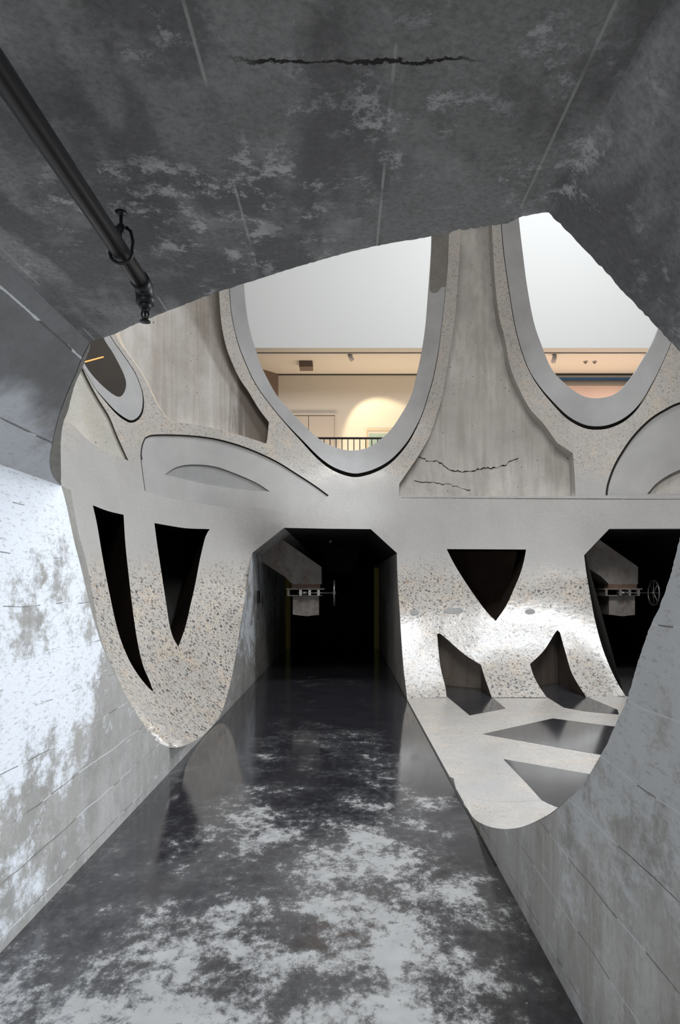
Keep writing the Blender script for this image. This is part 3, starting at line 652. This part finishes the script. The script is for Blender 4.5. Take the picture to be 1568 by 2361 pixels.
# ---- near tunnel: walls, chamfers, ceiling, all cut by the void ------------------------------------
def planepoly(name, pts, mat, label, cat):
    P = [Vector((p[0], p[1], p[2])) for p in pts]; from mathutils.geometry import tessellate_polygon
    T = tessellate_polygon([P]); o = mesh_obj(name, pts, T, mat); return struct(o, label, cat)
UL = pts3(U_left, dX(XL)(U_left)); UR_ = pts3(U_right, dX(XL)(U_right))
ulist = [tuple(q) for q in UL]+[tuple(q) for q in UR_[1:]]
wl = planepoly('wall_left', [(XL, -6, -EH-.01), (XL, 24, -EH-.01), (XL, 24, ulist[-1][2]), ]+ulist[::-1]+[(XL, -6, UL[0][2])], M['left'], 'whitewashed board-marked concrete wall along the left of the passage', 'wall')
radial('wall_thickness', U_left, dX(XL), .35, M['rim'], wl)
# rim strip beside the cut edge
sr = cr([(163, 1130), (180, 1225), (199, 1294), (214, 1375), (227, 1447), (246, 1509), (279, 1581)]); slft = cr([(141, 1120), (153, 1164), (172, 1252), (184, 1298), (207, 1394), (218, 1436), (237, 1493), (260, 1547), (278, 1580)])
k_ = 40; sa = [slft[int(i)] for i in np.linspace(0, len(slft)-1, k_)]; sb = [sr[int(i)] for i in np.linspace(0, len(sr)-1, k_)]
A = pts3(sa, dX(XL)(sa)); B = pts3(sb, dX(XL)(sb)+np.linspace(.10, .01, k_))
mesh_obj('rim_strip', list(A)+list(B), [(i, i+1, k_+i+1, k_+i) for i in range(k_-1)], M['rim'], wl, True)

cl_edge = jag(cr([(205, 787), (208, 800), (197, 831), (182, 866), (174, 884), (165, 912), (157, 945), (149, 966), (143, 991), (140, 1024), (140, 1066), (141, 1120)], 6), .5)
slope = (ZC-UL[0][2])/(-.98-XL); dcl = dplane((-.98, 0, ZC), (slope, 0, -1)); CE = pts3(cl_edge, dcl(cl_edge))
CE[0] = (-.975, CE[0][1], ZC)
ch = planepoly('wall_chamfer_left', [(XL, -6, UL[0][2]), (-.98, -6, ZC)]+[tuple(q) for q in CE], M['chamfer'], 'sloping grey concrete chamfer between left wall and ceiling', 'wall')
radial('chamfer_thickness', cl_edge, dcl, .35, M['rim'], ch, (-.7, 0, .7))
band_in = cr([(203, 800), (188, 830), (176, 862), (164, 887), (150, 922), (137, 958), (128, 991), (118, 1041), (116, 1074), (124, 1100), (138, 1116)], 8)
bo = [cl_edge[int(i)] for i in np.linspace(1, len(cl_edge)-1, len(band_in))]
A = pts3(bo, dcl(bo)-.004); B = pts3(band_in, dcl(band_in)-.004); k_ = len(A)
mesh_obj('rim_band', list(A)+list(B), [(i, i+1, k_+i+1, k_+i) for i in range(k_-1)], M['rim'], ch)

ce_edge = jag(join(cr([(205, 787), (240, 778), (262, 771), (300, 753), (345, 734), (430, 700), (500, 674), (560, 655), (700, 611), (850, 571), (1000, 544)], 8), jag(ln([(1000, 544), (1060, 530), (1150, 518), (1178, 512), (1215, 497), (1265, 490)], 8), 2.2, 4)), .8, 3)
CEe = pts3(ce_edge, dZ(ZC)(ce_edge)); CEe[0] = CE[0]
cg = planepoly('ceiling', [(-.98, -6, ZC), ]+[tuple(q) for q in CEe]+[(.50, -6, ZC)], M['ceil'], 'dark rough concrete ceiling of the near passage with cracks and pits', 'ceiling')
radial('ceiling_thickness', ce_edge, dZ(ZC), .4, M['rim'], cg, (0, 0, 1))
xr0 = CEe[-1][0]; zr1 = .53; dcr = dplane((xr0, 0, ZC), ((ZC-zr1)/(XR-xr0), 0, 1))
cr_edge = jag(ln([(1265, 490), (1330, 556), (1400, 630), (1425, 660), (1500, 738), (1568, 812), (1618, 866)], 9), 1.4, 9)
CR = pts3(cr_edge, dcr(cr_edge)); CR[0] = CEe[-1]; CR[-1] = (XR, CR[-1][1], zr1)
o = planepoly('wall_chamfer_right', [(.50, -6, ZC)]+[tuple(q) for q in CR]+[(XR, -6, zr1)], M['ceil'], 'dark sloping concrete chamfer at upper right of the passage', 'wall')
radial('chamfer_thickness', cr_edge, dcr, .4, M['rim'], o, (.7, 0, .7))
wr_px = join(ln([(1618, 866), (1612, 1000), (1598, 1120), (1568, 1240)], 9), cr([(1568, 1240), (1545, 1330), (1520, 1400), (1497, 1450), (1470, 1530), (1446, 1610), (1424, 1660), (1400, 1715), (1365, 1775), (1335, 1820), (1300, 1852), (1275, 1874), (1250, 1888), (1216, 1903), (1190, 1910), (1160, 1912), (1130, 1907), (1108, 1898), (1090, 1885), (1080, 1868)], 7))
wr_px = jag(wr_px, .9, 5)
WR = pts3(wr_px, dX(XR)(wr_px)); WR[0] = (XR, CR[-1][1], zr1); WR = [q for q in WR if q[2] > -EH]
wr = planepoly('wall_right', [(XR, -6, -EH-.01), (XR, -6, zr1)]+[tuple(q) for q in WR]+[(XR, WR[-1][1]+.15, -EH-.01)], M['right'], 'bare board-marked concrete wall cut in a sweeping curve at right', 'wall')
A = np.array(WR); R = A-SC; R /= np.linalg.norm(R, axis=1)[:, None]; R[:, 0] = np.abs(R[:, 0])*.2; kk = len(A)
# far passage beyond the atrium
mr = [q for q in mouth_r]; MR = pts3(mr, dX(XR)(mr)); MR[-1][2] = -EH; MR[0][2] = .54
planepoly('wall_far_right', [tuple(q) for q in MR]+[(XR, 24, -EH), (XR, 24, .54)], M['right'], 'right wall of the dark tunnel beyond the atrium', 'wall')
zl = UR_[-1][2]
pL = (XL, UR_[-1][1], zl); pTL = tuple(pts3([(655, 1217)], 11.01)[0]); pTR = tuple(pts3([(855, 1220)], 11.26)[0]); pR = (XR, MR[0][1], .54)
seg = ln([(582, 1275), (622, 1242), (655, 1217)])
planepoly('wall_tunnel_chamfer_left', [pL, pTL, (pTL[0], 24, pTL[2]), (XL, 24, zl)], M['right'], 'sloping left shoulder of the dark tunnel beyond the atrium', 'wall')
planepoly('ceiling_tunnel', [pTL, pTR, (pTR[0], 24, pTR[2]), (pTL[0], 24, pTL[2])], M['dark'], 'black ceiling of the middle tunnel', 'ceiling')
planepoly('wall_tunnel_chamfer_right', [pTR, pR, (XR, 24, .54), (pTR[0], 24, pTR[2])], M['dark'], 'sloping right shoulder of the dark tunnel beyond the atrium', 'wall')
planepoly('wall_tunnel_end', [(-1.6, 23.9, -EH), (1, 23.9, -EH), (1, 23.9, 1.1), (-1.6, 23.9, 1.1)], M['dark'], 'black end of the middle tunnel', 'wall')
# right-hand tunnel
ox = 5.57
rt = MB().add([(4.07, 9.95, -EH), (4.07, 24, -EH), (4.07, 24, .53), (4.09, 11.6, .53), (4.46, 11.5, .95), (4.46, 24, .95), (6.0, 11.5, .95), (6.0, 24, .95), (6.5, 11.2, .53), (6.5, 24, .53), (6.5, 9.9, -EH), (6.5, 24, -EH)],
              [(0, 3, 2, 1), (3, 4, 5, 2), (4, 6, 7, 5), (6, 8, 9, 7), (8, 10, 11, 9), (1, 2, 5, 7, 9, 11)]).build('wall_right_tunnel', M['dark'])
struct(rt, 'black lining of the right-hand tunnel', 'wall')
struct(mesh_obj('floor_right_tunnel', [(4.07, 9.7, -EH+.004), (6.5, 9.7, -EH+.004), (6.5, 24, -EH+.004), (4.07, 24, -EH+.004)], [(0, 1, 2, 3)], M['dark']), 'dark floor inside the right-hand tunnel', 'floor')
struct(mesh_obj('wall_rear', [(XL, -6, -EH), (XR, -6, -EH), (XR, -6, 1), (XL, -6, 1)], [(0, 1, 2, 3)], M['right']), 'concrete wall closing the passage behind the viewpoint', 'wall')
# ---- gallery level behind the openings --------------------------------------------------------
GY, GB, GF, GC = 16.0, 17.97, 2.4, 5.57
struct(MB().box((-6, GY, GC), (11, GY+.25, 20)).build('wall_gallery_fascia', M['white']), 'plain white upper wall seen through the openings', 'wall')
struct(MB().box((-6, GY+.25, GC), (11, GB+.2, GC+.15)).build('ceiling_gallery', M['warmw']), 'warm lit ceiling of the gallery corridor', 'ceiling')
struct(MB().box((-6, GB, GF), (11, GB+.2, GC)).build('wall_gallery_back', M['warmw']), 'cream back wall of the gallery corridor with a pool of light', 'wall')
struct(MB().box((-6, GY-.2, GF-.3), (11, GB+.2, GF)).build('floor_gallery', M['warmw']), 'floor slab of the gallery corridor', 'floor')
struct(MB().box((-6, GB-.012, GC-.035), (11, GB-.002, GC-.012)).build('trim_9', M['black']), 'dark shadow line where gallery wall meets ceiling', 'trim')
struct(mesh_obj('wall_gallery_side', [(-1.75, 17.97, GF), (-3.4, 16.2, GF), (-3.4, 16.2, GC), (-1.75, 17.97, GC)], [(0, 1, 2, 3)], M['brownwall']), 'dark brown angled wall at left end of the gallery', 'wall')
struct(mesh_obj('wall_oval_back', [(-7.5, 9.5, 1.5), (-2.2, 14.5, 1.5), (-2.2, 14.5, 8), (-7.5, 9.5, 8)], [(0, 1, 2, 3)], M['ovalwall']), 'dark brown wall inside the small tilted opening', 'wall')
# orange strip
a = pts3([(190, 836)], 10.2)[0]; b = pts3([(238, 823)], 11.0)[0]
tag(MB().tube([a, b], .010, 8).build('light_strip', M['orange']), 'thin orange light strip inside the small tilted opening', 'light')

# gallery railing
rail = empty('railing', (0, GY-.05, GF+EH), 'black steel railing with thin bars across the bottom of the large opening', 'railing')
MB().tube([(-2.2, GY-.05, 3.44), (4.2, GY-.05, 3.44)], .026, 12).build('top_rail', M['black'], rail, True)
MB().box((-2.2, GY-.07, 2.48), (4.2, GY-.03, 2.51)).build('bottom_rail', M['black'], rail)
for i in range(46):
    x = -2.15+.139*i; MB().box((x-.011, GY-.061, 2.4 if i % 12 == 0 else 2.5), (x+.011, GY-.039, 3.43)).build('baluster', M['black'], rail)
# double door
dr = empty('door_1', (-.84, GB-.02, GF+EH), 'pale double door in the gallery back wall left of the pool of light', 'door'); dr['kind'] = 'structure'
MB().box((-1.40, GB-.05, GF), (-1.34, GB, 4.53)).box((-.26, GB-.05, GF), (-.20, GB, 4.53)).box((-1.34, GB-.05, 4.47), (-.26, GB, 4.53)).build('door_frame', M['door'], dr)
for x0, x1 in ((-1.335, -.96), (-.945, -.265)): MB().box((x0, GB-.03, GF), (x1, GB-.005, 4.46)).build('door_leaf', M['door'], dr)
MB().box((-.957, GB-.032, GF), (-.948, GB-.01, 4.46)).box((-1.34, GB-.034, 4.455), (-.26, GB-.02, 4.468)).build('door_gap', M['gap'], dr)
# picture
pc = empty('framed_picture', (1.1, GB-.03, 3.75+EH), 'pale teal framed picture under the pool of light behind the railing', 'picture')
MB().box((.58, GB-.05, 3.05), (1.75, GB-.01, 3.07)).box((.58, GB-.05, 4.065), (1.75, GB-.01, 4.085)).box((.58, GB-.05, 3.07), (.60, GB-.01, 4.065)).box((1.73, GB-.05, 3.07), (1.75, GB-.01, 4.065)).build('frame', M['frame'], pc)
MB().box((.60, GB-.03, 3.07), (1.73, GB-.015, 4.065)).build('mount', M['white'], pc); MB().box((.64, GB-.036, 3.12), (1.69, GB-.031, 3.99)).build('print', M['art'], pc)
# blue rail and pink panel at the right opening
tag(MB().box((4.6, GB-.10, 5.385), (9.0, GB-.05, 5.45)).build('blue_rail', M['blue']), 'thin blue horizontal rail near gallery ceiling in the right opening', 'rail')
tag(MB().box((4.6, GB-.16, 3.4), (9.0, GB-.12, 5.21)).build('wall_panel', M['pink']), 'pale pink panel at the bottom of the right opening', 'panel')
tag(MB().box((-1.13, 16.9, 5.42), (-.80, 17.25, 5.56)).build('ceiling_box', M['brownwall']), 'small brownish box under the gallery ceiling in the large opening', 'box')
# lighting track and track spotlights
struct(MB().box((-2.5, 16.30, GC-.03), (9, 16.33, GC)).build('trim_10', M['lampw']), 'thin lighting track along the gallery ceiling', 'lighting track')
def trackspot(px, py, tgt, label, Y=16.42):
    p = Vector(pts3([(px, py)], Y)[0]); e = empty('track_spotlight', (p.x, p.y, p.z+EH), label, 'spotlight', 'gallery track spotlights')
    MB().box((p.x-.05, p.y-.03, p.z+.07), (p.x+.05, p.y+.03, GC-.005)).build('adapter', M['lampw'], e)
    MB().box((p.x-.012, p.y-.012, p.z), (p.x+.012, p.y+.012, p.z+.08)).build('stem', M['lampw'], e)
    d = (Vector(tgt)-p).normalized()
    MB().tube([p-d*.07, p-d*.06, p+d*.10], [.03, .05, .055], 18).build('lamp_head', M['lampw'], e, True)
    MB().tube([p+d*.099, p+d*.101], [.048, .048], 18).build('lens', M['led'], e)
    return p+d*.12
p1 = trackspot(808, 822, (1.15, GB, 3.9), 'grey track spotlight in the large middle opening')
p2 = trackspot(1278, 826, (5.0, GB, 3.9), 'grey track spotlight at left of the right-hand opening')
p3 = trackspot(1492, 822, (7.2, GB, 3.9), 'grey track spotlight at right end of the right-hand opening')
spot('picture_spot', (p1.x+.05, p1.y, p1.z+EH-.02), (1.05, GB, 3.75+EH), 160, 62, .35, (1.0, .80, .50))
spot('panel_spot', (p2.x, p2.y, p2.z+EH-.02), (5.6, GB, 3.9+EH), 25, 90, .8, (1.0, .76, .50))
spot('right_spot', (p3.x, p3.y, p3.z+EH-.02), (6.6, GB, 3.7+EH), 25, 90, .8, (1.0, .76, .50))
area('gallery_fill', (1.0, 17.0, GF+EH+.25), (1.0, 17.2, 9), 6.0, .5, 56, (1.0, .74, .48))  # added uplight hidden below the sill, warms the gallery ceiling
area('gallery_fill', (6.8, 17.0, GF+EH+.25), (6.8, 17.2, 9), 4.5, .5, 62, (1.0, .72, .48))  # second hidden fill, added for the right opening
for px in (1350, 1371):
    p = pts3([(px, 835)], 1)[0]; Y = (GC-.02)/p[2]; x = p[0]*Y
    e = empty('smoke_detector', (x, Y, GC+EH), 'small round ceiling detector, %s of the pair in the right opening' % ('left' if px == 1350 else 'right'), 'detector', 'gallery ceiling detectors')
    MB().tube([(x, Y, GC), (x, Y, GC-.03)], [.055, .05], 20).build('base', M['lampw'], e, True); MB().tube([(x, Y, GC-.03), (x, Y, GC-.055)], [.03, .02], 16).build('sensor', M['brownwall'], e, True)

# ---- hopper chutes with gate valves -------------------------------------------------------------
def chute(loc_x, label):
    Y = 12.2; s = Y/F
    def q(x, y): return ((x-CX)*s+loc_x, -(y-CY)*s)
    e = empty('grain_chute', (q(706, 1350)[0], Y+.2, EH+.35), label, 'chute', None)
    MB().prism([q(597, 1291), q(608, 1277), q(647, 1241), q(741, 1307), q(741, 1347), q(674, 1347), q(657, 1330)], Y, Y+.5).build('duct', M['iron'], e)
    MB().prism([q(672, 1347), q(738, 1347), q(738, 1357), q(672, 1357)], Y-.01, Y+.5).build('flange', M['rust'], e)
    MB().prism([q(660, 1356.5), q(748, 1356.5), q(748, 1359.5), q(660, 1359.5)], Y-.06, Y+.55).prism([q(663, 1372), q(742, 1372), q(742, 1374), q(663, 1374)], Y-.06, Y+.55).prism([q(663, 1359), q(668, 1359), q(668, 1372), q(663, 1372)], Y-.06, Y+.55).build('gate_frame', M['iron'], e)
    x0, z0 = q(688, 1367); x1, _ = q(771, 1367)
    MB().tube([(x0, Y-.10, z0), (x1, Y-.10, z0)], .009, 10).tube([(x0+.06, Y-.10, z0), (x0+.16, Y-.10, z0)], .028, 12).build('spindle', M['steel'], e, True)
    for bx in (694, 715, 735):
        a = q(bx-3, 1360); b = q(bx+3, 1373); MB().box((a[0], Y-.13, b[1]), (b[0], Y-.02, a[1])).build('bracket', M['steel'], e)
    w_ = MB().ring((x1, Y-.10, z0), .22, .015, 'x', 44, 8); 
    h = w_.build('handwheel', M['steel'], e, True)
    sp_ = MB()
    for k in range(4):
        a = k*math.pi/4; dy, dz = math.cos(a)*.215, math.sin(a)*.215; sp_.tube([(x1, Y-.10-dy, z0-dz), (x1, Y-.10+dy, z0+dz)], .008, 8)
    sp_.tube([(x1-.03, Y-.1, z0), (x1+.03, Y-.1, z0)], .028, 12)
    o = sp_.build('spokes', M['steel'], e, True)
    MB().prism([q(675, 1374), q(735, 1374), q(735, 1418), q(722, 1419), q(708, 1421), q(690, 1419), q(675, 1417)], Y+.02, Y+.44).build('outlet', M['iron'], e)
    return e
chute(0.0, 'rusty bent grain chute with handwheel hanging in the middle tunnel')
chute(5.66, 'rusty bent grain chute with handwheel hanging in the right-hand tunnel')
# tunnel lamp
e = empty('ceiling_lamp', (-.28, 13.4, ZC+EH), 'small bulkhead lamp on the black ceiling of the middle tunnel', 'lamp')
MB().tube([(-.28, 13.4, ZC), (-.28, 13.4, ZC-.05)], [.02, .02], 12).build('stem', M['black'], e, True)
MB().tube([(-.28, 13.4, ZC-.04), (-.28, 13.4, ZC-.05), (-.28, 13.4, ZC-.10)], [.03, .055, .02], 16).build('shade', M['steel'], e, True)
# yellow portal posts deep in the middle tunnel
for x, lab in ((.80, 'right'), (-1.43, 'left')):
    tag(MB().box((x-.06, 17.2, -EH), (x+.06, 17.35, .45)).build('yellow_post', M['yellow']), 'dim yellow painted post standing at the %s wall deep in the middle tunnel' % lab, 'post', None)
o = MB().prism([(-.60, .92), (.40, .92), (.16, .30), (-.35, .30)], 15.9, 16.6).build('hopper', M['dark']); tag(o, 'dark inverted concrete hopper under the middle tunnel ceiling behind the chute', 'hopper')
tag(MB().box((XL, 11.65, -.30), (XL+.03, 11.85, -.09)).build('junction_box', M['black']), 'small black box on the left wall at the tunnel mouth', 'electrical box')

# ---- sprinkler pipe on the near ceiling -----------------------------------------------------------
PX, PZ, PR = -.557, .83, .022
pe = empty('sprinkler_pipe', (PX, .5, PZ+EH), 'black sprinkler pipe running under the near ceiling at upper left', 'pipe')
MB().tube([(PX, -5.5, PZ), (PX, 1.87, PZ)], PR, 24).build('pipe', M['pipe'], pe, True)
el = [(PX, 1.875+.03*math.sin(a), PZ-.03+.03*math.cos(a)) for a in np.linspace(0, math.pi/2, 9)]
MB().tube([(PX, 1.85, PZ)]+el+[(PX, 1.905, PZ-.045)], PR*1.15, 20).build('elbow', M['black'], pe, True)
MB().tube([(PX, 1.905, PZ-.04), (PX, 1.905, PZ-.058)], [.020, .015], 14).tube([(PX, 1.905, PZ-.055), (PX, 1.905, PZ-.068)], [.011, .008], 12).build('reducer', M['black'], pe, True)
sp = MB().tube([(PX-.008, 1.905, PZ-.062), (PX-.010, 1.905, PZ-.075), (PX-.002, 1.905, PZ-.092)], .0026, 8).tube([(PX+.008, 1.905, PZ-.062), (PX+.010, 1.905, PZ-.075), (PX+.002, 1.905, PZ-.092)], .0026, 8).tube([(PX, 1.905, PZ-.062), (PX, 1.905, PZ-.092)], .003, 8).tube([(PX, 1.905, PZ-.091), (PX, 1.905, PZ-.095)], [.014, .015], 20)
sp.build('sprinkler_head', M['black'], pe, True)
def hanger(y, name='hanger'):
    b = MB(); pts = []
    for a in np.linspace(-.25, math.pi+.25, 18): pts.append((PX+(PR+.006)*math.cos(a), y, PZ-(PR+.006)*math.sin(a)))
    pts = [(PX+.012, y, PZ+.062), (PX+.024, y, PZ+.052), (PX+.030, y, PZ+.025)]+pts+[(PX-.030, y, PZ+.025), (PX-.024, y, PZ+.052), (PX-.012, y, PZ+.062), (PX, y, PZ+.062)]
    b.tube(pts, .0042, 8); b.tube([(PX, y, PZ+.030), (PX, y, ZC-.004)], .0045, 10); b.tube([(PX, y, PZ+.048), (PX, y, PZ+.068)], .009, 6); b.tube([(PX, y, ZC-.010), (PX, y, ZC)], [.006, .016], 12)
    return b.build(name, M['black'], pe, True)
hanger(1.70); hanger(.35); hanger(-1.2)
